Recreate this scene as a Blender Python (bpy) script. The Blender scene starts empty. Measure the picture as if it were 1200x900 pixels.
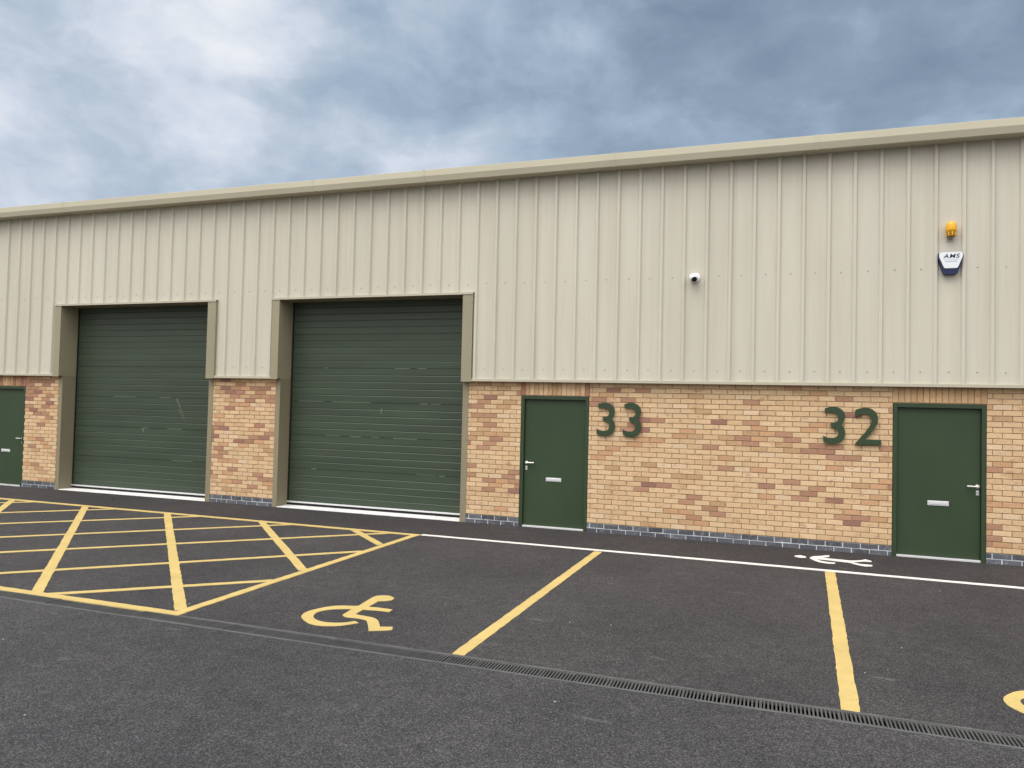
import bpy, bmesh, math, random
from mathutils import Vector, Matrix, noise
random.seed(7)
scene = bpy.context.scene
COL = scene.collection
GZ = 0.015                      # level of the asphalt yard

# ------------------------------------------------------------------ helpers
class MB:
    """collects shapes, then links them as ONE mesh object"""
    def __init__(self): self.v, self.f, self.m, self.c = [], [], [], []
    def face(self, pts, mi=0, col=None):
        b = len(self.v); self.v += [tuple(p) for p in pts]
        self.f.append(tuple(range(b, b + len(pts)))); self.m.append(mi); self.c.append(col)
    def box(self, x0, x1, y0, y1, z0, z1, mi=0, col=None, skip=''):
        P = [(x0,y0,z0),(x1,y0,z0),(x1,y1,z0),(x0,y1,z0),(x0,y0,z1),(x1,y0,z1),(x1,y1,z1),(x0,y1,z1)]
        F = {'f':(0,1,5,4),'k':(2,3,7,6),'l':(3,0,4,7),'r':(1,2,6,5),'t':(4,5,6,7),'b':(3,2,1,0)}
        b = len(self.v); self.v += P
        for k, q in F.items():
            if k in skip: continue
            self.f.append(tuple(b+i for i in q)); self.m.append(mi); self.c.append(col)
    def prof(self, pts, x0, x1, mi=0, closed=False, caps=True):
        """(y,z) profile swept along x"""
        b = len(self.v); n = len(pts)
        for x in (x0, x1): self.v += [(x, y, z) for y, z in pts]
        for i in range(n if closed else n-1):
            j = (i+1) % n
            self.f.append((b+i, b+j, b+n+j, b+n+i)); self.m.append(mi); self.c.append(None)
        if closed and caps:
            self.f.append(tuple(b+i for i in range(n))[::-1]); self.f.append(tuple(b+n+i for i in range(n)))
            self.m += [mi, mi]; self.c += [None, None]
    def lathe(self, c, axis, prof, n=20, mi=0):
        """prof = (radius, distance along axis); closed at both ends"""
        a = Vector(axis).normalized(); u = a.orthogonal().normalized(); w = a.cross(u)
        b = len(self.v)
        for r, d in prof:
            for i in range(n):
                t = 2*math.pi*i/n
                self.v.append(tuple(Vector(c) + a*d + (u*math.cos(t)+w*math.sin(t))*r))
        for k in range(len(prof)-1):
            for i in range(n):
                j = (i+1) % n
                self.f.append((b+k*n+i, b+k*n+j, b+(k+1)*n+j, b+(k+1)*n+i)); self.m.append(mi); self.c.append(None)
        self.f.append(tuple(b+i for i in range(n))[::-1]); self.f.append(tuple(b+(len(prof)-1)*n+i for i in range(n)))
        self.m += [mi, mi]; self.c += [None, None]
    def tube(self, p0, p1, r, n=12, mi=0):
        d = Vector(p1)-Vector(p0); self.lathe(p0, d, [(r*.6,-r*.4),(r,0),(r,d.length),(r*.6,d.length+r*.4)], n, mi)
    def build(self, name, mats, parent=None, bevel=0, smooth=False, seg=2):
        me = bpy.data.meshes.new(name); me.from_pydata(self.v, [], self.f)
        if not isinstance(mats, (list, tuple)): mats = [mats]
        for m in mats: me.materials.append(m)
        for p, mi in zip(me.polygons, self.m): p.material_index = mi
        if any(c is not None for c in self.c):
            at = me.attributes.new('brick', 'FLOAT_COLOR', 'FACE')
            for i, c in enumerate(self.c):
                at.data[i].color = tuple(c)+(1,) if c is not None else (.5,.5,.5,1)
        bm = bmesh.new(); bm.from_mesh(me)
        bmesh.ops.recalc_face_normals(bm, faces=bm.faces) if not getattr(self, 'open', False) else None
        bm.to_mesh(me); bm.free()
        if smooth:
            for p in me.polygons: p.use_smooth = True
        me.update()
        o = bpy.data.objects.new(name, me); COL.objects.link(o)
        if parent: o.parent = parent
        if bevel:
            md = o.modifiers.new('Bevel', 'BEVEL'); md.width = bevel; md.segments = seg; md.limit_method = 'ANGLE'
            md.angle_limit = math.radians(40)
        return o
def tag(o, label=None, cat=None, group=None, kind=None):
    if label: o['label'] = label
    if cat: o['category'] = cat
    if group: o['group'] = group
    if kind: o['kind'] = kind
    return o
def empty(name, loc=(0,0,0)):
    o = bpy.data.objects.new(name, None); o.location = loc; o.empty_display_size = .2; COL.objects.link(o); return o
def poly_prism(mb, pts, y0, y1, mi=0):
    """outline (x,z) extruded from y0 (front) to y1"""
    n = len(pts)
    mb.face([(x,y0,z) for x,z in pts], mi)
    for i in range(n):
        j = (i+1)%n; mb.face([(pts[i][0],y0,pts[i][1]),(pts[j][0],y0,pts[j][1]),(pts[j][0],y1,pts[j][1]),(pts[i][0],y1,pts[i][1])], mi)
    mb.face([(x,y1,z) for x,z in pts][::-1], mi)

# ------------------------------------------------------------------ materials
def mat(name, color, rough=.6, spec=.5, metal=0.0):
    m = bpy.data.materials.new(name); m.use_nodes = True
    b = m.node_tree.nodes['Principled BSDF']
    b.inputs['Base Color'].default_value = tuple(color)+(1,)
    b.inputs['Roughness'].default_value = rough; b.inputs['Metallic'].default_value = metal
    b.inputs['Specular IOR Level'].default_value = spec
    return m
def nt(m): return m.node_tree, m.node_tree.nodes['Principled BSDF']
def node(t, ty, **kw):
    n = t.nodes.new(ty)
    for k, v in kw.items(): setattr(n, k, v)
    return n
def coords(t, scale=(1,1,1)):
    c = node(t, 'ShaderNodeTexCoord'); mp = node(t, 'ShaderNodeMapping'); mp.inputs['Scale'].default_value = scale
    t.links.new(c.outputs['Object'], mp.inputs['Vector']); return mp.outputs['Vector']
def noise_tex(t, vec, scale, detail=4, rough=.55):
    n = node(t, 'ShaderNodeTexNoise'); n.inputs['Scale'].default_value = scale
    n.inputs['Detail'].default_value = detail; n.inputs['Roughness'].default_value = rough
    t.links.new(vec, n.inputs['Vector']); return n.outputs['Fac']
def ramp(t, fac, stops):
    r = node(t, 'ShaderNodeValToRGB'); e = r.color_ramp.elements
    e.remove(e[1]); e[0].position = stops[0][0]; e[0].color = tuple(stops[0][1])+(1,)
    for p, c in stops[1:]:
        q = e.new(p); q.color = tuple(c)+(1,)
    t.links.new(fac, r.inputs['Fac']); return r.outputs['Color']
def mix(t, fac, a, b, mode='MIX'):
    n = node(t, 'ShaderNodeMix', data_type='RGBA', blend_type=mode)
    for s, v in ((n.inputs[0], fac), (n.inputs[6], a), (n.inputs[7], b)):
        if hasattr(v, 'is_linked'): t.links.new(v, s)
        elif isinstance(v, (int, float)): s.default_value = v
        else: s.default_value = tuple(v)+(1,)
    return n.outputs[2]
def bump(t, b, h, strength=.3, dist=.01):
    n = node(t, 'ShaderNodeBump'); n.inputs['Strength'].default_value = strength; n.inputs['Distance'].default_value = dist
    t.links.new(h, n.inputs['Height']); t.links.new(n.outputs['Normal'], b.inputs['Normal'])
def grey(v): return (v, v, v)
def vary(m, color, amt=.08, scale=(1,1,1), freq=2.0, bumps=None):
    """low contrast soiling on a painted surface"""
    t, b = nt(m); v = coords(t, scale); f = noise_tex(t, v, freq, 5)
    lo = tuple(c*(1-amt) for c in color); hi = tuple(min(1, c*(1+amt)) for c in color)
    t.links.new(ramp(t, f, [(.3, lo), (.7, hi)]), b.inputs['Base Color'])
    if bumps:
        bump(t, b, noise_tex(t, coords(t, bumps[0]), bumps[1], 2), bumps[2], bumps[3])
    return m

CLAD = (.59,.562,.475); OLIVE = (.31,.28,.19); GREEN = (.037,.061,.031)
M = {}
M['clad'] = vary(mat('goosewing_cladding_paint', CLAD, .48, .4), CLAD, .035, (1,1,.18), 2.2, ((1,1,.35), 1.6, .12, .02))
t, b = nt(M['clad'])                    # each metre wide sheet comes from its own coil, and rain has left faint streaks
src = b.inputs['Base Color'].links[0].from_socket; v = coords(t); sx = node(t, 'ShaderNodeSeparateXYZ'); t.links.new(v, sx.inputs[0])
fl = node(t, 'ShaderNodeMath', operation='FLOOR'); ad = node(t, 'ShaderNodeMath', operation='ADD'); t.links.new(sx.outputs['X'], ad.inputs[0]); ad.inputs[1].default_value = 8.2
t.links.new(ad.outputs[0], fl.inputs[0]); wn_ = node(t, 'ShaderNodeTexWhiteNoise', noise_dimensions='1D'); t.links.new(fl.outputs[0], wn_.inputs['W'])
c = mix(t, 1.0, src, ramp(t, wn_.outputs['Value'], [(0, (.962,.960,.955)), (1, (1.02,1.02,1.025))]), 'MULTIPLY')
st_ = ramp(t, noise_tex(t, coords(t, (1,1,.035)), 11, 4, .6), [(.35, (.955,.945,.925)), (.55, (1,1,1))])
t.links.new(mix(t, 1.0, c, st_, 'MULTIPLY'), b.inputs['Base Color'])
M['clad2'] = vary(mat('flashing_cream_paint', (.46,.425,.33), .45, .4), (.46,.425,.33), .05, (.3,1,1), 2)
M['gutter'] = vary(mat('gutter_cream_paint', (.575,.535,.405), .45, .4), (.575,.535,.405), .05, (.3,1,1), 2)
M['drip'] = vary(mat('drip_flashing_paint', (.40,.37,.29), .45, .4), (.40,.37,.29), .05, (.3,1,1), 2)
M['olive'] = vary(mat('olive_flashing_paint', OLIVE, .45, .4), OLIVE, .05, (.5,.5,.5), 2.5)
M['lining'] = vary(mat('olive_lining_paint', (.26,.225,.15), .5, .35), (.26,.225,.15), .06, (1,1,.3), 2)
M['screw'] = mat('screw_steel', (.36,.34,.29), .5, .5)
M['door'] = vary(mat('dark_green_door_paint', GREEN, .42, .35), GREEN, .08, (1,1,.5), 1.5)
M['frame'] = mat('dark_green_frame_paint', (.034,.058,.029), .4, .4)
M['shutter'] = vary(mat('green_shutter_paint', (.047,.066,.045), .42, .38), (.047,.066,.045), .14, (.25,1,2.5), 2.0)
M['scratch'] = mat('pale_scratch', (.17,.19,.15), .7, .3)
M['alu'] = mat('brushed_aluminium', (.74,.745,.76), .35, .5, .3)
M['steel'] = mat('satin_steel', (.78,.78,.76), .3, .5, .55)
M['rubber_and_gap'] = mat('black_rubber_and_gap', (.012,.012,.013), .7, .3)
M['white_sill'] = vary(mat('painted_concrete_sill', (.74,.73,.72), .7, .3), (.74,.73,.72), .1, (1,1,1), 4)
M['dark'] = mat('dark_opening', (.02,.02,.02), .9, .1)
M['roof'] = mat('roof_sheet', (.35,.34,.31), .5, .3)

# bricks: one colour per brick (mesh attribute), mottled inside the brick
m = M['brick'] = mat('buff_facing_brick', (.4,.3,.2), .9, .15); t, b = nt(m)
at = node(t, 'ShaderNodeAttribute', attribute_name='brick'); v = coords(t)
c = mix(t, ramp(t, noise_tex(t, coords(t, (1,1,2)), 26, 5, .7), [(.3, grey(0)), (.7, grey(1))]), (.84,.81,.77), (1.12,1.12,1.12))
red = ramp(t, noise_tex(t, coords(t, (1,1,1.9)), 5.5, 5, .62), [(.56, grey(0)), (.66, grey(.55))])
c2 = mix(t, 1.0, mix(t, red, at.outputs['Color'], (.43,.235,.14)), c, 'MULTIPLY')
sp = ramp(t, noise_tex(t, v, 160, 2), [(.30, (.72,.70,.66)), (.40, (1,1,1))])
t.links.new(mix(t, 1.0, c2, sp, 'MULTIPLY'), b.inputs['Base Color'])
bump(t, b, noise_tex(t, v, 110, 4, .7), .35, .004)
m = M['mortar'] = vary(mat('buff_mortar', (.36,.265,.17), .95, .1), (.36,.265,.17), .14, (1,1,1), 5)
m = M['mortar_pale'] = vary(mat('pale_mortar', (.58,.61,.64), .95, .1), (.58,.61,.64), .3, (1,1,1), 9)
m = M['blue'] = mat('blue_engineering_brick', (.08,.085,.10), .55, .4); t, b = nt(m)
at = node(t, 'ShaderNodeAttribute', attribute_name='brick')
t.links.new(mix(t, ramp(t, noise_tex(t, coords(t), 14, 5, .7), [(.52, grey(0)), (.75, grey(.55))]), at.outputs['Color'], (.40,.41,.44)), b.inputs['Base Color'])

# asphalt
def asphalt():
    m = mat('asphalt', (.05,.05,.05), .88, .25); t, b = nt(m); v = coords(t)
    vo = node(t, 'ShaderNodeTexVoronoi'); vo.inputs['Scale'].default_value = 150; t.links.new(v, vo.inputs['Vector'])
    bw = node(t, 'ShaderNodeSeparateColor'); t.links.new(vo.outputs['Color'], bw.inputs[0])
    stones = ramp(t, bw.outputs[0], [(0, (.028,.0275,.028)), (.55, (.056,.055,.056)), (.85, (.095,.093,.094)), (1, (.155,.152,.15))])
    patch = ramp(t, noise_tex(t, v, .55, 6, .62), [(.33, (.79,.78,.79)), (.52, (1,.985,.985)), (.70, (1.2,1.17,1.16))])
    c = mix(t, 1.0, stones, patch, 'MULTIPLY')
    mid = ramp(t, noise_tex(t, v, 7.5, 4, .6), [(.3, grey(.86)), (.7, grey(1.12))])
    c = mix(t, 1.0, c, mid, 'MULTIPLY'); c = mix(t, 1.0, c, grey(.91), 'MULTIPLY')
    # fresher, smoother and browner lane of tarmac on the bay side of the drain
    sx = node(t, 'ShaderNodeSeparateXYZ'); t.links.new(v, sx.inputs[0])
    st = node(t, 'ShaderNodeMath', operation='GREATER_THAN'); t.links.new(sx.outputs['Y'], st.inputs[0]); st.inputs[1].default_value = -6.15
    c = mix(t, st.outputs[0], mix(t, 1.0, c, (.99,.985,1.02), 'MULTIPLY'), mix(t, 1.0, c, (.90,.875,.885), 'MULTIPLY'))
    # strip laid by hand along the wall
    s2 = node(t, 'ShaderNodeMath', operation='GREATER_THAN'); t.links.new(sx.outputs['Y'], s2.inputs[0]); s2.inputs[1].default_value = -1.45
    c = mix(t, s2.outputs[0], c, mix(t, 1.0, c, (.84,.81,.81), 'MULTIPLY'))
    # pale dusty scuffs
    sc = ramp(t, noise_tex(t, coords(t, (1.2,3.2,1)), 1.5, 5, .62), [(.655, grey(0)), (.76, grey(.38))])
    c = mix(t, sc, c, (.23,.225,.22))
    # rare white chips
    v2 = node(t, 'ShaderNodeTexVoronoi'); v2.inputs['Scale'].default_value = 5.5; t.links.new(v, v2.inputs['Vector'])
    ch = ramp(t, v2.outputs['Distance'], [(.030, grey(1)), (.045, grey(0))])
    pk = node(t, 'ShaderNodeSeparateColor'); t.links.new(v2.outputs['Color'], pk.inputs[0])
    gt = node(t, 'ShaderNodeMath', operation='GREATER_THAN'); t.links.new(pk.outputs[0], gt.inputs[0]); gt.inputs[1].default_value = .86
    mu = node(t, 'ShaderNodeMath', operation='MULTIPLY'); t.links.new(ch, mu.inputs[0]); t.links.new(gt.outputs[0], mu.inputs[1])
    c = mix(t, mu.outputs[0], c, (.5,.5,.48))
    t.links.new(c, b.inputs['Base Color'])
    ad = node(t, 'ShaderNodeMath', operation='ADD'); t.links.new(vo.outputs['Distance'], ad.inputs[0]); t.links.new(noise_tex(t, v, 220, 3), ad.inputs[1])
    bump(t, b, ad.outputs[0], .55, .005)
    return m
M['asphalt'] = asphalt()
def paint(name, color, worn):
    m = mat(name, color, .75, .25); t, b = nt(m); v = coords(t)
    c = ramp(t, noise_tex(t, v, 3.5, 5, .6), [(.3, tuple(k*.88 for k in color)), (.7, tuple(min(1,k*1.06) for k in color))])
    w = ramp(t, noise_tex(t, v, 75, 5, .75), [(.56, grey(0)), (.72, grey(worn))])
    pw = ramp(t, noise_tex(t, v, 2.2, 4, .6), [(.38, grey(.25)), (.62, grey(1))]); w = mix(t, 1.0, w, pw, 'MULTIPLY')
    t.links.new(mix(t, w, c, (.16,.14,.11)), b.inputs['Base Color'])
    bump(t, b, noise_tex(t, v, 120, 4, .7), .5, .004)
    return m
M['yellow'] = paint('yellow_line_paint', (.565,.42,.158), .6)
M['white'] = paint('white_line_paint', (.74,.72,.68), .5)
M['iron'] = vary(mat('drain_grating_steel', (.105,.105,.105), .55, .45, .3), (.105,.105,.105), .25, (1,1,1), 6)
M['drainedge'] = vary(mat('galvanised_drain_edge', (.115,.115,.115), .6, .4, .2), (.115,.115,.115), .25, (1,1,1), 5)

# ------------------------------------------------------------------ ground
g = MB()
DX0, DX1, DY0, DY1 = -30.0, 9.0, -6.245, -6.035     # drain slot
X0, X1, Y0, Y1 = -400, 400, -400, 400
for a in ((X0,X1,Y0,DY0), (X0,X1,DY1,Y1), (X0,DX0,DY0,DY1), (DX1,X1,DY0,DY1)):
    g.face([(a[0],a[2],GZ),(a[1],a[2],GZ),(a[1],a[3],GZ),(a[0],a[3],GZ)])
ground = g.build('ground', M['asphalt']); tag(ground, kind='structure')

# ------------------------------------------------------------------ drain
drain = empty('drain_channel', (-10, -6.14, GZ))
tag(drain, 'long slotted steel drainage channel set in the asphalt below the parking bays', 'drain')
def under(o, p):                       # parent while keeping world coordinates
    o.parent = p; o.matrix_parent_inverse = Matrix.Translation(p.location).inverted(); return o
d = MB()
d.face([(DX0,DY0,-.16),(DX1,DY0,-.16),(DX1,DY1,-.16),(DX0,DY1,-.16)])
d.face([(DX0,DY0,-.16),(DX1,DY0,-.16),(DX1,DY0,GZ-.03),(DX0,DY0,GZ-.03)])
d.face([(DX0,DY1,-.16),(DX1,DY1,-.16),(DX1,DY1,GZ-.03),(DX0,DY1,GZ-.03)])
under(d.build('trough', M['dark']), drain)
d = MB()
d.box(DX0,DX1,DY0,DY0+.016,GZ-.03,GZ+.004); d.box(DX0,DX1,DY1-.016,DY1,GZ-.03,GZ+.004)
under(d.build('edge_rail', M['drainedge'], bevel=.002), drain)
gr = MB(); L = 1.0
gr.box(.003,L-.003,DY0+.018,DY0+.034,-.022,0); gr.box(.003,L-.003,DY1-.034,DY1-.018,-.022,0)
n = 40; p = L/n
for i in range(n):
    w = .0105 if i not in (9,10,29,30) else .015
    xa = i*p+.004 if i == 0 else i*p
    gr.box(xa, xa+w, DY0+.034, DY1-.034, -.02, -.001)
grate = gr.build('grating', M['iron'])
for i in range(int((DX1-DX0)/L)):
    o = grate if i == 0 else grate.copy()
    if i: COL.objects.link(o)
    o.location = (DX0+i*L, 0, GZ+random.uniform(-.002,.003)); under(o, drain)

# ------------------------------------------------------------------ painted markings
def strip(mb, a, b, w, lift=.004, jit=.0042, step=.07, mi=0):
    """a slightly ragged painted line, thickness down into the asphalt"""
    a, b = Vector(a), Vector(b); d = b-a; L = d.length; d /= L; nn = Vector((-d.y, d.x))
    n = max(2, int(L/step)); l, r = [], []
    for i in range(n+1):
        c = a + d*(L*i/n)
        e = random.uniform(-.006,.006) if i in (0, n) else 0
        l.append(c + nn*(w/2+random.uniform(-jit,jit)) + d*e); r.append(c - nn*(w/2+random.uniform(-jit,jit)) + d*e*.4)
    z = GZ+lift
    for i in range(n):
        mb.face([(l[i].x,l[i].y,z),(r[i].x,r[i].y,z),(r[i+1].x,r[i+1].y,z),(l[i+1].x,l[i+1].y,z)], mi)
    ring = l + r[::-1]
    for i in range(len(ring)):
        p, q = ring[i], ring[(i+1)%len(ring)]
        mb.face([(p.x,p.y,z),(q.x,q.y,z),(q.x,q.y,GZ-.002),(p.x,p.y,GZ-.002)], mi)
def flat(mb, pts, lift=.004):
    out = []; n = len(pts); V = [Vector(p) for p in pts]
    def corner(i):
        a, b = V[i%n]-V[i-1], V[(i+1)%n]-V[i%n]; return a.angle(b) > math.radians(38)
    for i in range(n):
        p0, p1, p2, p3 = V[i-1], V[i], V[(i+1)%n], V[(i+2)%n]
        if corner(i): p0 = p1*2-p2
        if corner((i+1)%n): p3 = p2*2-p1
        for k in range(4):
            q = k/4
            c = .5*((2*p1)+(p2-p0)*q+(2*p0-5*p1+4*p2-p3)*q*q+(3*p1-p0-3*p2+p3)*q**3)
            out.append((c.x+random.uniform(-.0012,.0012), c.y+random.uniform(-.0012,.0012)))
    pts = out
    z = GZ+lift; mb.face([(x,y,z) for x,y in pts])
    for i in range(len(pts)):
        p, q = pts[i], pts[(i+1)%len(pts)]
        mb.face([(p[0],p[1],z),(q[0],q[1],z),(q[0],q[1],GZ-.002),(p[0],p[1],GZ-.002)])
BX0, BX1, BF, BB = -19.2, -7.60, -6.005, -1.455       # hatched box
box = empty('hatched_marking', (-12, -3.7, GZ))
tag(box, 'large yellow cross-hatched keep-clear box painted before both roller doors', 'road marking')
def mark(fn, name, parent, m='yellow'):
    mb = MB(); fn(mb); o = mb.build(name, M[m]); return under(o, parent) if parent else o
mark(lambda q: strip(q, (BX0,BF), (-7.63,BF), .10, .0062), 'border_line', box)
mark(lambda q: strip(q, (BX0,BB), (-7.52,BB-.01), .11, .0062), 'border_line', box)
mark(lambda q: strip(q, (-7.685,-5.97), (-7.575,-1.50), .10, .0076), 'border_line', box)
# first diagonal family (down to the right) and second (up to the right)
for x0, x1 in ((-8.58,-7.66),(-10.245,-7.70),(-12.12,-7.74),(-13.905,-9.42),(-15.65,-11.15),(-17.4,-12.9),(-19.1,-14.6)):
    y1 = BF+.03 if x1 != -7.66 and x1 != -7.70 else {-7.66:-2.36,-7.70:-4.08}[x1]
    if x1 == -7.74: y1 = -5.90
    mark(lambda q: strip(q, (x0,BB-.05), (x1,y1), .105, .0048), 'hatch_line', box)
for k, (a, c) in enumerate((((-9.30,-6.0),(-7.70,-4.63)), ((-10.95,-6.0),(-7.66,-2.85)), ((-12.79,-6.0),(-7.97,-1.46)),
             ((-14.42,-6.0),(-9.67,-1.46)), ((-16.25,-6.0),(-11.45,-1.46)), ((-17.95,-6.0),(-13.22,-1.46)), ((-19.1,-5.1),(-15.10,-1.46)))):
    mark(lambda q: strip(q, a, c, .095, .0034), 'hatch_line', box)
def ptop(mb, a, b): strip(mb, a, b, .10, .004)
o = mark(lambda q: strip(q, (-4.855,-1.50), (-4.955,-6.03), .105), 'bay_line', None)
tag(o, 'yellow parking bay line running from below door 33 down to the drain', 'parking line', 'yellow lines dividing the parking bays')
o = mark(lambda q: strip(q, (-1.995,-1.50), (-2.19,-6.03), .115), 'bay_line', None)
tag(o, 'yellow parking bay line left of door 32, its top near the white walking figure', 'parking line', 'yellow lines dividing the parking bays')
def wl(q):
    strip(q, (-7.515,-1.40), (-3.77,-1.407), .092, .004); strip(q, (-3.772,-1.407), (9,-1.56), .10, .004)
o = mark(wl, 'edge_line', None, 'white')
tag(o, 'long thin white line between the parking bays and the footway by the wall', 'road marking')
wheel = [(-6.39,-4.767),(-6.361,-4.719),(-6.32,-4.692),(-6.253,-4.692),(-6.181,-4.747),(-6.171,-4.825),(-6.209,-4.874),(-6.271,-4.91),(-6.252,-5.124),(-6.142,-5.112),(-6.006,-5.115),(-5.994,-5.201),(-6.112,-5.203),(-6.254,-5.229),(-6.236,-5.39),(-6.143,-5.401),(-6.042,-5.418),(-5.972,-5.462),(-5.913,-5.535),(-5.849,-5.634),(-5.747,-5.596),(-5.713,-5.668),(-5.753,-5.709),(-5.88,-5.777),(-5.94,-5.674),(-6.052,-5.514),(-6.138,-5.495),(-6.268,-5.498),(-6.333,-5.451),(-6.356,-5.253),(-6.456,-5.297),(-6.529,-5.349),(-6.574,-5.427),(-6.578,-5.507),(-6.546,-5.587),(-6.492,-5.651),(-6.419,-5.692),(-6.331,-5.703),(-6.245,-5.681),(-6.175,-5.634),(-6.131,-5.575),(-6.07,-5.61),(-6.117,-5.679),(-6.175,-5.746),(-6.247,-5.787),(-6.329,-5.813),(-6.439,-5.798),(-6.545,-5.731),(-6.633,-5.646),(-6.67,-5.566),(-6.677,-5.479),(-6.654,-5.386),(-6.6,-5.272),(-6.518,-5.197),(-6.413,-5.158),(-6.358,-5.133),(-6.376,-4.965)]
o = mark(lambda q: flat(q, wheel), 'wheelchair_symbol', None)
tag(o, 'whole yellow wheelchair symbol painted in the bay below door 33', 'road marking', 'yellow wheelchair symbols in the parking bays')
o2 = o.copy(); COL.objects.link(o2); o2.location = (0, 0, 0); o2.matrix_world = Matrix.Translation((-1.180,-5.42,0)) @ Matrix.Rotation(math.radians(-14), 4, 'Z') @ Matrix.Translation((6.677,5.52,0))
tag(o2, 'yellow wheelchair symbol below door 32, cut off by the right picture edge', 'road marking')
head = [(-2.375,-.613),(-2.295,-.53),(-2.228,-.604),(-2.231,-.68),(-2.301,-.713),(-2.369,-.672)]
body = [(-2.184,-.675),(-2.135,-.541),(-2.057,-.478),(-1.955,-.378),(-1.919,-.392),(-1.941,-.484),(-2.02,-.566),(-1.98,-.595),(-1.805,-.614),(-1.693,-.632),(-1.562,-.545),(-1.49,-.445),(-1.427,-.522),(-1.431,-.594),(-1.519,-.613),(-1.606,-.678),(-1.672,-.727),(-1.59,-.814),(-1.51,-.81),(-1.447,-.819),(-1.461,-.898),(-1.545,-.949),(-1.628,-.888),(-1.717,-.778),(-1.867,-.75),(-2.05,-.72),(-2.104,-.745),(-2.066,-.81),(-1.977,-.861),(-1.886,-.858),(-1.897,-.938),(-1.984,-.962),(-2.083,-.923),(-2.149,-.809)]
def ped(q): flat(q, head); flat(q, body)
o = mark(ped, 'pedestrian_symbol', None, 'white')
tag(o, 'small white walking figure painted on its side on the footway beside door 32', 'road marking')

# ------------------------------------------------------------------ the building
B = empty('industrial_building', (-8, 0, GZ))
tag(B, 'long industrial unit terrace with cream ribbed cladding over a buff brick base', 'building')
def part(mb, name, m, **k): return under(mb.build(name, m, **k), B)
def sub(mb, name, m, parent, **k):
    o = mb.build(name, m, **k); o.parent = parent; o.matrix_parent_inverse = parent.matrix_world.inverted(); return o
BL, BR, BD = -27.0, 8.0, 17.0
R1 = (-16.355, -12.677); R2 = (-11.086, -7.507)       # clear openings of the roller doors
ROLL = (R1, R2)
DOORS = [(-6.485, -5.377, 2.107), (-1.110, 0.0, 2.100), (-18.496, -17.388, 2.100)]   # personnel doors: x0, x1, head height
ZB, ZO = 2.33, 3.745

# --- brickwork
def brick_color(x, z, seed):
    nz = noise.noise(Vector((x*.9+seed, z*2.2, 3.1))) + .55*noise.noise(Vector((x*2.7, z*6.5, 9.7+seed)))
    r = random.random()
    left = max(0, min(1, (-9.5-x)/3.5))               # the bricks left of the first door are the redder batch
    red = nz*.80 + (r-.5)*1.12 + left*.28
    if red > .55:
        q = random.random(); c = Vector((.45,.26,.17)).lerp(Vector((.37,.205,.145)), q)
        if random.random() < .10: c = Vector((.31,.165,.13))
    elif red > .43:
        c = Vector((.54,.325,.19))
    else:
        q = random.random(); c = Vector((.665,.49,.31)).lerp(Vector((.605,.42,.25)), q)
        if random.random() < .07: c = Vector((.67,.505,.34))
        if random.random() < .05: c = Vector((.50,.33,.19))
    return tuple(c*random.uniform(1.0,1.12))
def hit(x0, x1, z0, z1):
    """openings (x range) met by one course"""
    o = []
    zc = (z0+z1)/2
    for a, b in ROLL: o.append((a-.098, b+.103))
    for a, b, h in DOORS:
        if zc < h: o.append((a-.006, b+.006))
        else: o.append((a-.012, b+.012))
    return o
walls, plinths = {}, {}
def seg_mb(row, xm):
    if row < 2:
        k = sum(xm > e for e in sorted([d_[0] for d_ in DOORS]+[r_[0] for r_ in ROLL])); return plinths.setdefault(k, MB())
    return walls.setdefault(sum(xm > r_[0] for r_ in ROLL), MB())
for row in range(0, 31):
    z0 = row*.075+.010; z1 = min(row*.075+.075, ZB)
    if z1-z0 < .012: continue
    x = BL - (.1125 if row % 2 else 0) - .035
    spans = sorted(hit(0,0,z0,z1)); free = []; cur = BL
    for a, b in spans:
        free.append((cur, a)); cur = b
    free.append((cur, BR))
    while x < BR:
        a, b = x, x+.215; x += .225
        for fa, fb in free:
            p, q = max(a, fa), min(b, fb)
            if q-p < .02: continue
            j = random.uniform(-.0022, .0022); dz = random.uniform(-.0012,.0012)
            mb = seg_mb(row, (p+q)/2)
            col = brick_color((p+q)/2, z0, 0) if row >= 2 else tuple(Vector((.088,.094,.110))*random.uniform(.65,1.4))
            e = .0012 if row < 2 else 0
            mb.box(p+e, q-e, j, .06, z0+dz+e*.6, z1+dz-e*.6, 0, col, skip='k')
    fr = [(max(fa,BL), min(fb,BR)) for fa, fb in free if fb > fa]
    for fa, fb in fr:
        mb = seg_mb(row, (fa+fb)/2)
        mb.face([(fa,.0085 if row>1 else .004,row*.075),(fb,.0085 if row>1 else .004,row*.075),(fb,.0085 if row>1 else .004,row*.075+.075),(fa,.0085 if row>1 else .004,row*.075+.075)], 1)
for k in sorted(walls): part(walls[k], 'brick_wall', [M['brick'], M['mortar']], bevel=.0025, seg=1)
for k in sorted(plinths):
    o = part(plinths[k], 'brick_plinth', [M['blue'], M['mortar_pale']], bevel=.002, seg=1); o['label'] = 'two courses of dark blue engineering brick'
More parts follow.
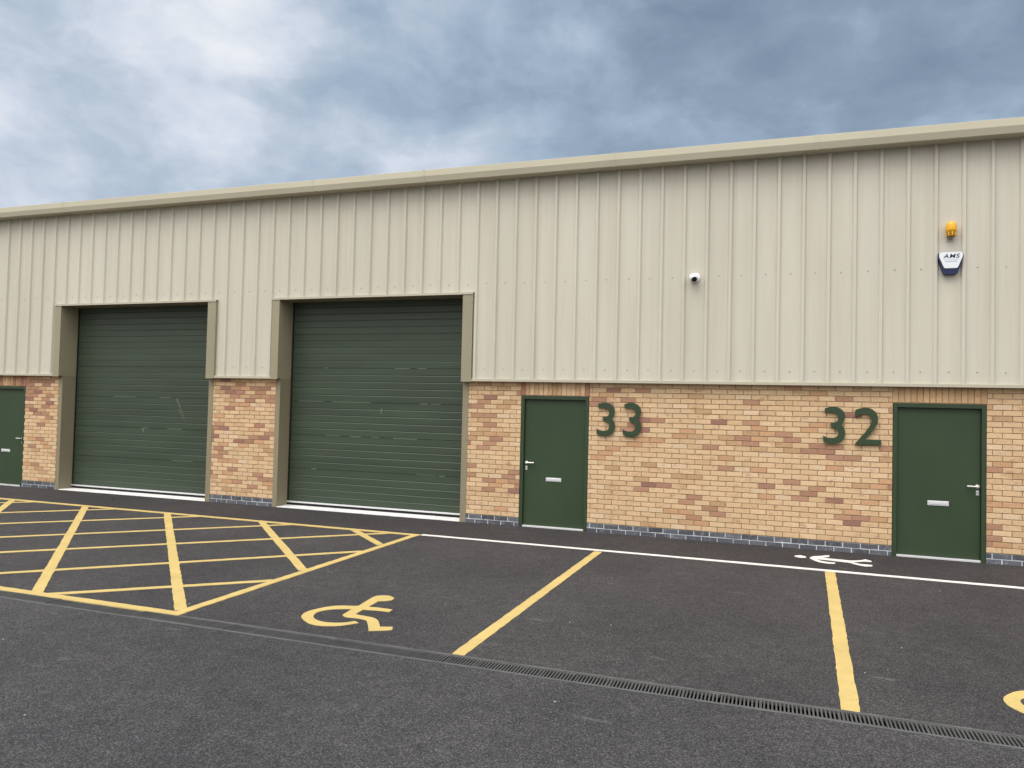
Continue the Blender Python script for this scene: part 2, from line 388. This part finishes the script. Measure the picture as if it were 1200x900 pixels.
for a, b, h in DOORS:                                  # soldier courses
    s = MB(); n = 15; w = (b-a+.02)/n
    warm = a > -3
    for i in range(n):
        xa = a-.010+i*w+.004
        if warm: c = Vector((.60,.40,.225))*random.uniform(.88,1.08)
        else: c = Vector(brick_color(xa+ .3, 2.2, 5)) if random.random() < .5 else (Vector((.57,.37,.21)) if random.random() < .6 else Vector((.42,.22,.15)))*random.uniform(.9,1.05)
        s.box(xa, xa+w-.008, random.uniform(-.002,.002), .06, h+.012, ZB, 0, tuple(c), skip='k')
    s.face([(a-.012,.009,h+.002),(b+.012,.009,h+.002),(b+.012,.009,ZB),(a-.012,.009,ZB)], 1)
    part(s, 'soldier_course', [M['brick'], M['mortar']], bevel=.002, seg=1)

# --- shell behind the facing (closed volume with roof)
s = MB()
s.box(BL, BR, BD-.2, BD, GZ-.1, 5.7)
for xx in (BL, BR-.2): s.box(xx, xx+.2, .08, BD-.2, GZ-.1, 5.7)
segs = [(BL+.2, R1[0]-.02), (R1[1]+.02, R2[0]-.02), (R2[1]+.02, BR-.2)]
for a, b in segs: s.box(a, b, .09, .22, GZ-.1, 3.9)
s.box(BL+.2, BR-.2, .09, .22, 3.9, 5.66)
part(s, 'wall', M['clad2'])
r = MB()
zr = 5.80 + math.tan(math.radians(6))*8.5
r.prof([(-.10,5.775),(8.5,zr),(17.2,5.78),(17.2,5.70),(8.5,zr-.09),(-.10,5.695)], BL-.1, BR+.1, closed=True)
part(r, 'roof', M['roof'])

# --- ribbed cladding
PAN, RIB = -.052, -.088
XR = .0454
c = MB(); c.open = True
xs = []                                                # (x, y)
k = math.ceil((BL-XR)*3)
while XR+k/3 < BR-.1:
    x = XR+k/3
    xs += [(x-.046, PAN), (x-.036, PAN-.004), (x-.020, RIB+.003), (x-.014, RIB), (x+.014, RIB), (x+.020, RIB+.003), (x+.036, PAN-.004), (x+.046, PAN)]
    k += 1
xs = [(BL, PAN)]+[q for q in xs if BL < q[0] < BR]+[(BR, PAN)]
cuts = [R1[0]-.13, R1[1]+.15, R2[0]-.12, R2[1]+.145]
def ycl(x):
    for (a, ya), (b, yb) in zip(xs, xs[1:]):
        if a <= x <= b: return ya+(yb-ya)*(x-a)/max(1e-9, b-a)
    return PAN
xs = sorted(xs+[(x, ycl(x)) for x in cuts])
def open_at(x): return any(a < x < b for a, b in ((cuts[0],cuts[1]),(cuts[2],cuts[3])))
for (a, ya), (b, yb) in zip(xs, xs[1:]):
    if b-a < 1e-6: continue
    zb = 3.775 if open_at((a+b)/2) else 2.360
    lv = [zb, 3.0, 3.92, 4.8, 5.64] if zb < 3 else [zb, 3.92, 4.8, 5.64]
    for z0, z1 in zip(lv, lv[1:]):
        c.face([(a,ya,z0),(b,yb,z0),(b,yb,z1),(a,ya,z1)])
k = math.ceil((BL-XR)*3)
while XR+(k+.5)/3 < BR:
    x = XR+(k+.5)/3+random.uniform(-.008,.008)
    for z in (2.525, 3.925):
        if z < 3 and any(a-.16 < x < b+.17 for a, b in ROLL): continue
        zz = z+random.uniform(-.006,.006)
        c.lathe((x, PAN, zz), (0,-1,0), [(.0105,0),(.0105,.002),(.006,.0025),(.0055,.007)], 8, 1)
    k += 1
part(c, 'ribbed_cladding', [M['clad'], M['screw']])

# --- gutter with joint straps
gt = MB()
GP = [(-.03,5.618),(-.270,5.618),(-.300,5.709),(-.303,5.809),(-.285,5.809),(-.282,5.765),(-.03,5.765)]
gt.prof(GP, BL-.15, BR+.15, closed=True)
gut = part(gt, 'gutter', M['gutter'], bevel=.003)
for x in (-22.1, -16.2, -10.35, -8.2, -5.0, -2.13, 3.9):
    j = MB(); j.prof([(y-(.006 if y < -.04 else 0), z+(-.005 if z < 5.7 else (.003 if z > 5.78 else 0))) for y, z in GP[:5]], x-.02, x+.02)
    sub(j, 'gutter_joint', M['gutter'], gut)

# --- drip flashing along the foot of the cladding
for a, b in ((BL, R1[0]-.165), (R1[1]+.186, R2[0]-.15), (R2[1]+.178, BR)):
    f = MB(); f.prof([(-.045,2.378),(-.092,2.366),(-.098,2.324),(-.090,2.322),(-.086,2.333),(.02,2.336),(.02,2.378)], a, b, closed=True)
    part(f, 'drip_flashing', M['drip'], bevel=.002)

# --- roller doors
def roller(x0, x1, label, scuffs, scratches, fl, fr):
    Y = .31
    q = MB(); q.open = True
    zt, zb = 3.80, .095
    p = .1225; pts = []; z = zb; i = 0
    while z < zt:
        if i % 5 == 0 and i: pts += [(Y, z-.005), (Y+.010, z-.002), (Y+.010, z+.002), (Y, z+.005)]
        elif i: pts += [(Y, z-.011), (Y+.0065, z-.001), (Y+.0065, z+.001), (Y, z+.009)]
        else: pts.append((Y, z))
        z += p; i += 1
    pts.append((Y, zt))
    q.prof(pts, x0-.05, x1+.05)
    for (a, b, zz, h) in scuffs: q.box(a, b, Y-.0012, Y+.001, zz-h/2, zz+h/2, 1)
    for (xa, za, xb, zb2, w) in scratches:
        d = Vector((xb-xa, zb2-za)).normalized(); nx, nz = -d.y*w/2, d.x*w/2
        q.face([(xa+nx,Y-.001,za+nz),(xa-nx,Y-.001,za-nz),(xb-nx*.3,Y-.001,zb2-nz*.3),(xb+nx*.3,Y-.001,zb2+nz*.3)], 1)
    dr = part(q, 'roller_door', [M['shutter'], M['scratch']]); dr['label'] = label
    f = MB(); f.box(x0-.03, x1+.03, Y-.022, Y+.03, .073, .100); sub(f, 'bottom_rail', M['alu'], dr, bevel=.003)
    f = MB(); f.box(x0-.03, x1+.03, Y-.012, Y+.025, .024, .073); sub(f, 'rubber_seal', M['rubber_and_gap'], dr)
    f = MB(); f.box(x0, x1, -.004, Y+.3, -.05, .028); sub(f, 'sill', M['white_sill'], dr, bevel=.005)
    # lower linings on the brickwork, upper linings and face flashings on the cladding
    for s, xe, wl_, wu in ((-1, x0, .095, fl), (1, x1, .105, fr)):
        f = MB(); lo, hi = sorted((xe, xe+s*wl_))
        f.box(lo, hi, -.006, .0, GZ-.02, 2.318)
        lo2, hi2 = sorted((xe, xe+s*.012)); f.box(lo2, hi2, .0, Y+.06, GZ-.02, 2.330)
        sub(f, 'jamb_lining', M['lining'], dr)
        f = MB(); lo, hi = sorted((xe, xe+s*wu)); f.box(lo, hi, -.103, -.100, 2.316, ZO+.004)
        a2, b2 = sorted((xe+s*wu, xe+s*(wu-.003))); f.box(a2, b2, -.0995, -.05, 2.316, ZO+.004)
        lo2, hi2 = sorted((xe+s*.0005, xe+s*.0125)); f.box(lo2, hi2, -.0995, Y+.06, 2.332, ZO+.03)
        f.box(lo, hi, -.0995, -.006, 2.318, 2.322)
        for zz in (2.45, 2.85, 3.25, 3.62):
            f.lathe((xe+s*wu*.55, -.103, zz), (0,-1,0), [(.009,0),(.009,.002),(.005,.0025),(.005,.006)], 8, 1)
        sub(f, 'jamb_flashing', [M['olive'], M['screw']], dr)
    f = MB(); f.prof([(-.05,3.792),(-.108,3.787),(-.113,ZO+.006),(-.104,ZO+.003),(-.102,3.778),(-.05,3.780)], x0-fl-.006, x1+fr+.006, closed=True)
    sub(f, 'head_flashing', M['drip'], dr)
    f = MB(); f.box(x0-.02, x1+.02, -.100, Y+.10, ZO+.006, ZO+.028); sub(f, 'head_lining', M['lining'], dr)
    for a_, b_ in ((x0+.0135, x0+.035), (x1-.030, x1-.0005)):  # black strips paint in the dark gap between jamb lining and curtain
        f = MB(); f.box(a_, b_, Y-.016, Y-.004, .03, ZO+.003); sub(f, 'gap_strip', M['rubber_and_gap'], dr)
    return dr
def rs(x0, x1, rows):
    out = []
    for z, spans in rows:
        for a, b in spans: out.append((x0+(x1-x0)*a, x0+(x1-x0)*b, z+random.uniform(-.004,.004), random.uniform(.006,.011)))
    return out
J = [.095+.6125*i for i in range(1, 6)]
roller(*R1, 'green roller door with a long diagonal scratch', rs(*R1, ((J[2]+.002, ((.28,.44),(.60,.68))), (J[1]+.002, ((.5,.53),(.66,.76))), (J[0]+.002, ((.7,.84),)))),
       [(-13.72, 1.93, -13.52, 1.55, .020), (-13.67, 1.72, -13.48, 1.46, .010), (-14.55,1.32,-14.50,1.22,.03)], .165, .185)
roller(*R2, 'green roller door without scratches beside door 33', rs(*R2, ((J[3]+.002, ((.2,.22),(.60,.68),(.72,.77))), (J[2]+.002, ((.05,.2),(.25,.47),(.74,.78),(.80,.85))), (J[1]+.002, ((.22,.30),(.36,.42),(.48,.52),(.60,.73))), (J[0]+.002, ((.14,.17),(.73,.83),(.85,.88))))),
       [(-9.18, 1.83, -9.20, 1.74, .03)], .15, .177)

# --- personnel doors
def entrance(x0, x1, h, side, label):
    fw = .052
    lf = MB(); lf.box(x0+fw+.004, x1-fw-.004, .050, .095, .046, h-.058)
    dr = part(lf, 'entrance_door', M['door'], bevel=.002); dr['label'] = label
    f = MB()
    f.box(x0, x0+fw, .004, .10, GZ-.01, h); f.box(x1-fw, x1, .004, .10, GZ-.01, h); f.box(x0+fw, x1-fw, .004, .10, h-.055, h)
    for a, b in ((x0+fw, x0+fw+.014), (x1-fw-.014, x1-fw)): f.box(a, b, .064, .1005, GZ-.01, h-.055)
    sub(f, 'door_frame', M['frame'], dr, bevel=.003)
    f = MB(); f.box(x0+fw+.002, x1-fw-.002, .012, .11, GZ-.01, .040); sub(f, 'threshold', M['alu'], dr, bevel=.004)
    hx = x0+.096 if side < 0 else x1-.089
    hz = 1.035 if side < 0 else 1.012
    f = MB()
    f.lathe((hx,.050,hz), (0,-1,0), [(.026,0),(.026,.008),(.023,.011),(.011,.012),(.011,.048),(.010,.054)], 20)
    f.tube((hx,.004,hz), (hx-side*.128,.006,hz+.002), .0105)
    sub(f, 'door_handle', M['steel'], dr, smooth=False)
    f = MB(); f.box(hx-.017, hx+.017, .042, .051, hz-.118, hz-.050)
    f.lathe((hx,.042,hz-.078), (0,-1,0), [(.009,0),(.009,.006),(.008,.007)], 14, 0); f.box(hx-.0015,hx+.0015,.0335,.036,hz-.086,hz-.070,1)
    sub(f, 'lock_cylinder', [M['steel'], M['dark']], dr, bevel=.003)
    lx = {-5.377:(-6.061,-5.809,.752,.812), 0.0:(-.678,-.423,.729,.794)}.get(x1, (-18.066,-17.812,.715,.775))
    f = MB(); f.box(lx[0], lx[1], .041, .051, lx[2], lx[3]); f.box(lx[0]+.02, lx[1]-.02, .036, .042, lx[2]+.013, lx[3]-.011)
    sub(f, 'letter_plate', M['alu'], dr, bevel=.003)
    return dr
entrance(*DOORS[0], -1, 'green steel door left of the number 33, handle on its left')
entrance(*DOORS[1], 1, 'green steel door right of the number 32, handle on its right')
entrance(*DOORS[2], 1, 'green steel door cut by the left picture edge')

# ------------------------------------------------------------------ house numbers
T3 = [(158,176),(200,160),(260,145),(320,145),(380,165),(430,205),(458,260),(460,310),(448,360),(420,405),(405,425),(440,460),(462,510),(468,570),(455,630),(425,680),(380,712),(320,730),(260,730),(200,722),(160,708),(142,700),(140,608),(180,632),(230,643),(290,643),(340,625),(365,590),(370,550),(350,510),(310,480),(270,465),(250,460),(250,400),(300,395),(345,375),(365,340),(362,295),(335,258),(290,240),(230,236),(163,242)]
T2 = [(630,205),(690,180),(760,165),(830,170),(890,195),(940,240),(968,300),(970,360),(950,430),(910,500),(860,570),(810,630),(783,662),(1018,662),(1018,745),(700,745),(622,745),(690,660),(760,580),(820,500),(860,430),(875,370),(868,320),(840,285),(790,265),(730,268),(670,290),(630,312)]
def digit(out, x0, x1, z0, z1, parent):
    a, b = min(p[0] for p in out), max(p[0] for p in out); c_, d_ = min(p[1] for p in out), max(p[1] for p in out)
    pts = [(x0+(p[0]-a)/(b-a)*(x1-x0), z1-(p[1]-c_)/(d_-c_)*(z1-z0)) for p in out]
    mb = MB(); poly_prism(mb, pts, -.040, -.012)
    cx, cz = (x0+x1)/2+.06, (z0+z1)/2
    mb.tube((pts[4][0]-.05, -.02, z1-.04), (pts[4][0]-.05, .004, z1-.04), .006, 8)
    mb.tube(((x0+x1)/2, -.02, z0+.035), ((x0+x1)/2, .004, z0+.035), .006, 8)
    o = mb.build('digit', M['frame'], bevel=.002); under(o, parent)
n33 = empty('unit_number', (-4.9, 0, 1.5)); tag(n33, 'raised dark green number 33 fixed to the brickwork beside its door', 'number sign', 'unit numbers on the brick wall')
digit(T3, -5.239, -4.956, 1.512, 2.022, n33); digit(T3, -4.830, -4.553, 1.512, 2.028, n33)
n32 = empty('unit_number', (-1.6, 0, 1.5)); tag(n32, 'raised dark green number 32 fixed to the brickwork beside its door', 'number sign', 'unit numbers on the brick wall')
digit(T3, -1.996, -1.713, 1.518, 2.033, n32); digit(T2, -1.593, -1.261, 1.518, 2.030, n32)

# ------------------------------------------------------------------ alarm box, beacon, camera
M['navy'] = mat('navy_plastic', (.008,.014,.075), .35, .5)
M['bwhite'] = mat('white_plastic', (.80,.83,.86), .35, .5)
M['print'] = mat('navy_print', (.02,.035,.11), .5, .3)
M['printp'] = mat('pale_blue_print', (.35,.45,.58), .5, .3)
M['amber'] = mat('amber_plastic', (.85,.42,.012), .3, .5)
M['amberd'] = mat('dark_amber_plastic', (.38,.20,.02), .4, .5)
M['black'] = mat('black_glass', (.008,.008,.01), .12, .6)
ab = empty('alarm_box', (-.453, PAN, 3.83)); tag(ab, 'white and navy burglar alarm box on the cladding above door 32', 'alarm box')
def rounded(pts, r, n=5):
    out = []
    for i in range(len(pts)):
        p0, p, p1 = Vector(pts[i-1]), Vector(pts[i]), Vector(pts[(i+1)%len(pts)])
        a = p+(p0-p).normalized()*r; b = p+(p1-p).normalized()*r
        for k in range(n+1):
            t = k/n; out.append(tuple(a*(1-t)**2+p*2*t*(1-t)+b*t*t))
    return out
case = rounded([(-.592,4.128),(-.314,4.128),(-.300,4.070),(-.373,3.835),(-.533,3.835),(-.606,4.070)], .02)
mb = MB(); poly_prism(mb, case, -.125, PAN+.002); under(mb.build('back_case', M['navy'], bevel=.008), ab)
cov = rounded([(-.586,4.128),(-.320,4.128),(-.312,4.075),(-.375,3.913),(-.531,3.913),(-.594,4.075)], .018)
mb = MB(); poly_prism(mb, cov, -.137, -.126); cover = under(mb.build('front_cover', M['bwhite'], bevel=.004), ab)
def text(body, name, size, x, z, y, m, parent, shear=0, ext=.0008, width=None):
    cu = bpy.data.curves.new(name, 'FONT'); cu.body = body; cu.size = size; cu.extrude = ext; cu.shear = shear; cu.align_x = 'CENTER'; cu.align_y = 'CENTER'
    cu.offset = size*.008; cu.space_character = 1.12
    to = bpy.data.objects.new(name, cu); COL.objects.link(to); bpy.context.view_layer.update()
    me = bpy.data.meshes.new_from_object(to.evaluated_get(bpy.context.evaluated_depsgraph_get()))
    bpy.data.objects.remove(to)
    me.materials.clear(); me.materials.append(m)
    xx = [v.co.x for v in me.vertices]; s = (width/(max(xx)-min(xx))) if width else 1
    me.transform(Matrix.Translation((x, y, z)) @ Matrix.Rotation(math.pi/2, 4, 'X') @ Matrix.Diagonal((s,1,1,1)))
    o = bpy.data.objects.new(name, me); COL.objects.link(o); return under(o, parent)
text('AMS', 'lettering', .080, -.450, 4.072, -.1385, M['print'], ab, .2, width=.195)
mb = MB(); mb.box(-.535,-.370,-.1382,-.1368,4.022,4.027); mb.box(-.525,-.380,-.1382,-.1368,3.998,4.006)
under(mb.build('printed_rule', M['printp']), ab)

bc = empty('beacon', (-.447, PAN, 4.33)); tag(bc, 'small amber beacon on the cladding directly above the alarm box', 'beacon')
mb = MB(); mb.lathe((-.447,-.115,4.40), (0,0,1), [(.052,-.004),(.064,0),(.066,.03),(.064,.085),(.054,.118),(.034,.138),(.010,.146)], 24)
under(mb.build('lens', M['amber'], smooth=True), bc)
mb = MB(); mb.lathe((-.447,-.115,4.338), (0,0,1), [(.040,0),(.052,.004),(.054,.028),(.060,.034),(.062,.060),(.05,.061)], 24)
for t in range(8):
    a = t*math.pi/4; x, y = -.447+math.cos(a)*.056, -.115+math.sin(a)*.056
    mb.box(x-.008, x+.008, y-.008, y+.008, 4.352, 4.402, 1)
under(mb.build('base', [M['amberd'], M['amber']]), bc)
mb = MB(); mb.box(-.475,-.419,-.115,PAN+.002,4.322,4.338); mb.box(-.487,-.407,PAN-.006,PAN+.002,4.28,4.43)
under(mb.build('bracket', M['clad2'], bevel=.002), bc)

cc = empty('security_camera', (-3.79, PAN, 3.9)); tag(cc, 'small white ball security camera on the cladding between the numbers 33 and 32', 'security camera')
mb = MB(); mb.lathe((-3.785,PAN+.004,3.905), (0,-1,0), [(.072,0),(.074,.016),(.068,.028),(.052,.036),(.03,.040)], 28)
under(mb.build('mounting_base', M['bwhite'], smooth=True), cc)
ctr = Vector((-3.80,-.145,3.895)); ax = Vector((.20,-.62,-.42)).normalized(); R = .066
prof = []
for i in range(15):
    a = math.pi*i/14; prof.append((max(.002, R*math.sin(a)), -R*math.cos(a)))
mb = MB(); mb.lathe(tuple(ctr), tuple(ax), prof, 28); under(mb.build('ball_housing', M['bwhite'], smooth=True), cc)
mb = MB(); mb.lathe(tuple(ctr+ax*(R*.80)), tuple(ax), [(.040,0),(.040,.010),(.036,.0145),(.012,.0155)], 24); under(mb.build('lens_window', M['black']), cc)

# ------------------------------------------------------------------ camera
CAM = Vector((-2.7099,-11.3874,1.9422)); yaw, pitch, roll = math.radians(-19.0984), math.radians(1.6555), math.radians(1.3567)
f = Vector((math.sin(yaw)*math.cos(pitch), math.cos(yaw)*math.cos(pitch), math.sin(pitch)))
r0 = Vector((math.cos(yaw), -math.sin(yaw), 0)); u0 = r0.cross(f)
rr = r0*math.cos(roll)+u0*math.sin(roll); uu = u0*math.cos(roll)-r0*math.sin(roll)
cd = bpy.data.cameras.new('camera'); cam = bpy.data.objects.new('camera', cd); COL.objects.link(cam)
Mx = Matrix((rr, uu, -f)).transposed().to_4x4(); Mx.translation = CAM; cam.matrix_world = Mx
cd.sensor_width = 36; cd.lens = 26.2264; cd.clip_end = 2000; cd.clip_start = .05
scene.camera = cam

# ------------------------------------------------------------------ sky and light
SUN_EL, SUN_AZ = math.radians(60), math.radians(205)    # azimuth clockwise from +y: in front of the facade, a little to the left
w = bpy.data.worlds.new('World'); scene.world = w; w.use_nodes = True; t = w.node_tree
bg = t.nodes['Background']
sky = node(t, 'ShaderNodeTexSky', sky_type='NISHITA'); sky.sun_disc = False; sky.sun_elevation = SUN_EL; sky.sun_rotation = SUN_AZ
sky.air_density = 1.2; sky.dust_density = 2.0
tc = node(t, 'ShaderNodeTexCoord'); sx = node(t, 'ShaderNodeSeparateXYZ'); t.links.new(tc.outputs['Generated'], sx.inputs[0])
def mth(op, a, b=None, clamp=False):
    n = node(t, 'ShaderNodeMath', operation=op); n.use_clamp = clamp
    for s, v_ in zip(n.inputs, (a, b)):
        if v_ is None: continue
        if hasattr(v_, 'is_linked'): t.links.new(v_, s)
        else: s.default_value = v_
    return n.outputs[0]
st3 = node(t, 'ShaderNodeVectorMath', operation='MULTIPLY'); t.links.new(tc.outputs['Generated'], st3.inputs[0]); st3.inputs[1].default_value = (3.1,3.1,5.2)
uv = st3.outputs[0]
def rayd(u, v):
    d = rr*((u-600)/874.2)+uu*((450-v)/874.2)+f; return d.normalized()
wl1 = node(t, 'ShaderNodeTexNoise'); wl1.inputs['Scale'].default_value = 8.0; wl1.inputs['Detail'].default_value = 7; wl1.inputs['Roughness'].default_value = .58; t.links.new(tc.outputs['Generated'], wl1.inputs['Vector'])
ws = node(t, 'ShaderNodeVectorMath', operation='SUBTRACT'); t.links.new(wl1.outputs['Color'], ws.inputs[0]); ws.inputs[1].default_value = (.5,.5,.5)
wm = node(t, 'ShaderNodeVectorMath', operation='MULTIPLY_ADD'); t.links.new(ws.outputs[0], wm.inputs[0]); wm.inputs[1].default_value = (.16,.16,.16); t.links.new(tc.outputs['Generated'], wm.inputs[2])
wn = node(t, 'ShaderNodeVectorMath', operation='NORMALIZE'); t.links.new(wm.outputs[0], wn.inputs[0])
def lobe(u, v, lo, hi):
    d = rayd(u, v); n = node(t, 'ShaderNodeVectorMath', operation='DOT_PRODUCT'); t.links.new(wn.outputs[0], n.inputs[0]); n.inputs[1].default_value = d
    mr = node(t, 'ShaderNodeMapRange', interpolation_type='SMOOTHSTEP'); mr.inputs['From Min'].default_value = math.cos(math.radians(lo)); mr.inputs['From Max'].default_value = math.cos(math.radians(hi))
    t.links.new(n.outputs['Value'], mr.inputs['Value']); return mr.outputs['Result']
wp = node(t, 'ShaderNodeTexNoise'); wp.inputs['Scale'].default_value = 1.6; wp.inputs['Detail'].default_value = 5; t.links.new(uv, wp.inputs['Vector'])
wa = node(t, 'ShaderNodeVectorMath', operation='MULTIPLY_ADD'); t.links.new(wp.outputs['Color'], wa.inputs[0]); wa.inputs[1].default_value = (.45,.45,.45); t.links.new(uv, wa.inputs[2])
uv = wa.outputs[0]
n1 = noise_tex(t, uv, 1.25, 8, .55); n2 = noise_tex(t, uv, 2.9, 8, .56)
br = lobe(150, 60, 30, 3)             # the bright break in the cloud, upper left
dk = lobe(1010, 85, 26, 3)            # the heavy cloud, upper right
lift = lobe(560, 190, 17, 2)
cv = mth('ADD', mth('MULTIPLY', n1, .80), mth('MULTIPLY', n2, .45))
cv = mth('ADD', cv, mth('MULTIPLY', br, .13))
for (u_, v_, lo_, hi_, am) in ((225,65,8,1,.15), (20,200,8,1,.10), (640,170,12,1,.05), (120,170,9,1,-.07)):
    cv = mth('ADD', cv, mth('MULTIPLY', lobe(u_, v_, lo_, hi_), am))
cv = mth('SUBTRACT', cv, mth('MULTIPLY', dk, .15)); cv = mth('ADD', cv, mth('MULTIPLY', lift, -.04))
LIT = 2.35
K = 10.0                               # background strength is 0.1
cl = ramp(t, cv, [(.30, (.20,.265,.365)), (.47, (.275,.36,.475)), (.61, (.385,.49,.615)), (.73, (.525,.61,.72)), (.84, (.69,.75,.85)), (1.0, (.90,.925,.97))])
sc = node(t, 'ShaderNodeVectorMath', operation='SCALE'); t.links.new(cl, sc.inputs[0])
# thinner, brighter overcast overhead and behind the camera, which is what lights the yard
over = node(t, 'ShaderNodeMapRange', interpolation_type='SMOOTHSTEP'); t.links.new(sx.outputs['Y'], over.inputs['Value'])
over.inputs['From Min'].default_value = .45; over.inputs['From Max'].default_value = -.35; over.inputs['To Min'].default_value = 0; over.inputs['To Max'].default_value = 1
sc.inputs['Scale'].default_value = K
thin = ramp(t, cv, [(.40, grey(.62)), (.90, grey(1.0))])
th = node(t, 'ShaderNodeVectorMath', operation='MULTIPLY'); t.links.new(thin, th.inputs[0]); th.inputs[1].default_value = (LIT*1.0*K, LIT*.985*K, LIT*.965*K)
zw = node(t, 'ShaderNodeVectorMath', operation='SCALE'); t.links.new(th.outputs[0], zw.inputs[0])
t.links.new(mth('ADD', mth('MULTIPLY', mth('MAXIMUM', sx.outputs['Z'], 0.0), 1.5), .28), zw.inputs['Scale'])
t.links.new(mix(t, .90, sky.outputs[0], mix(t, over.outputs['Result'], sc.outputs[0], zw.outputs[0])), bg.inputs['Color'])
bg.inputs['Strength'].default_value = .1
sd = bpy.data.lights.new('sun', 'SUN'); sd.energy = 1.5; sd.angle = math.radians(35); sd.color = (1, .965, .91)
sun = bpy.data.objects.new('sun', sd); COL.objects.link(sun)
sv = Vector((math.sin(SUN_AZ)*math.cos(SUN_EL), math.cos(SUN_AZ)*math.cos(SUN_EL), math.sin(SUN_EL)))
sun.rotation_euler = sv.to_track_quat('Z', 'Y').to_euler()

vs = scene.view_settings; vs.view_transform = 'Standard'; vs.look = 'None'; vs.gamma = 1; vs.use_curve_mapping = False; vs.exposure = 0.0
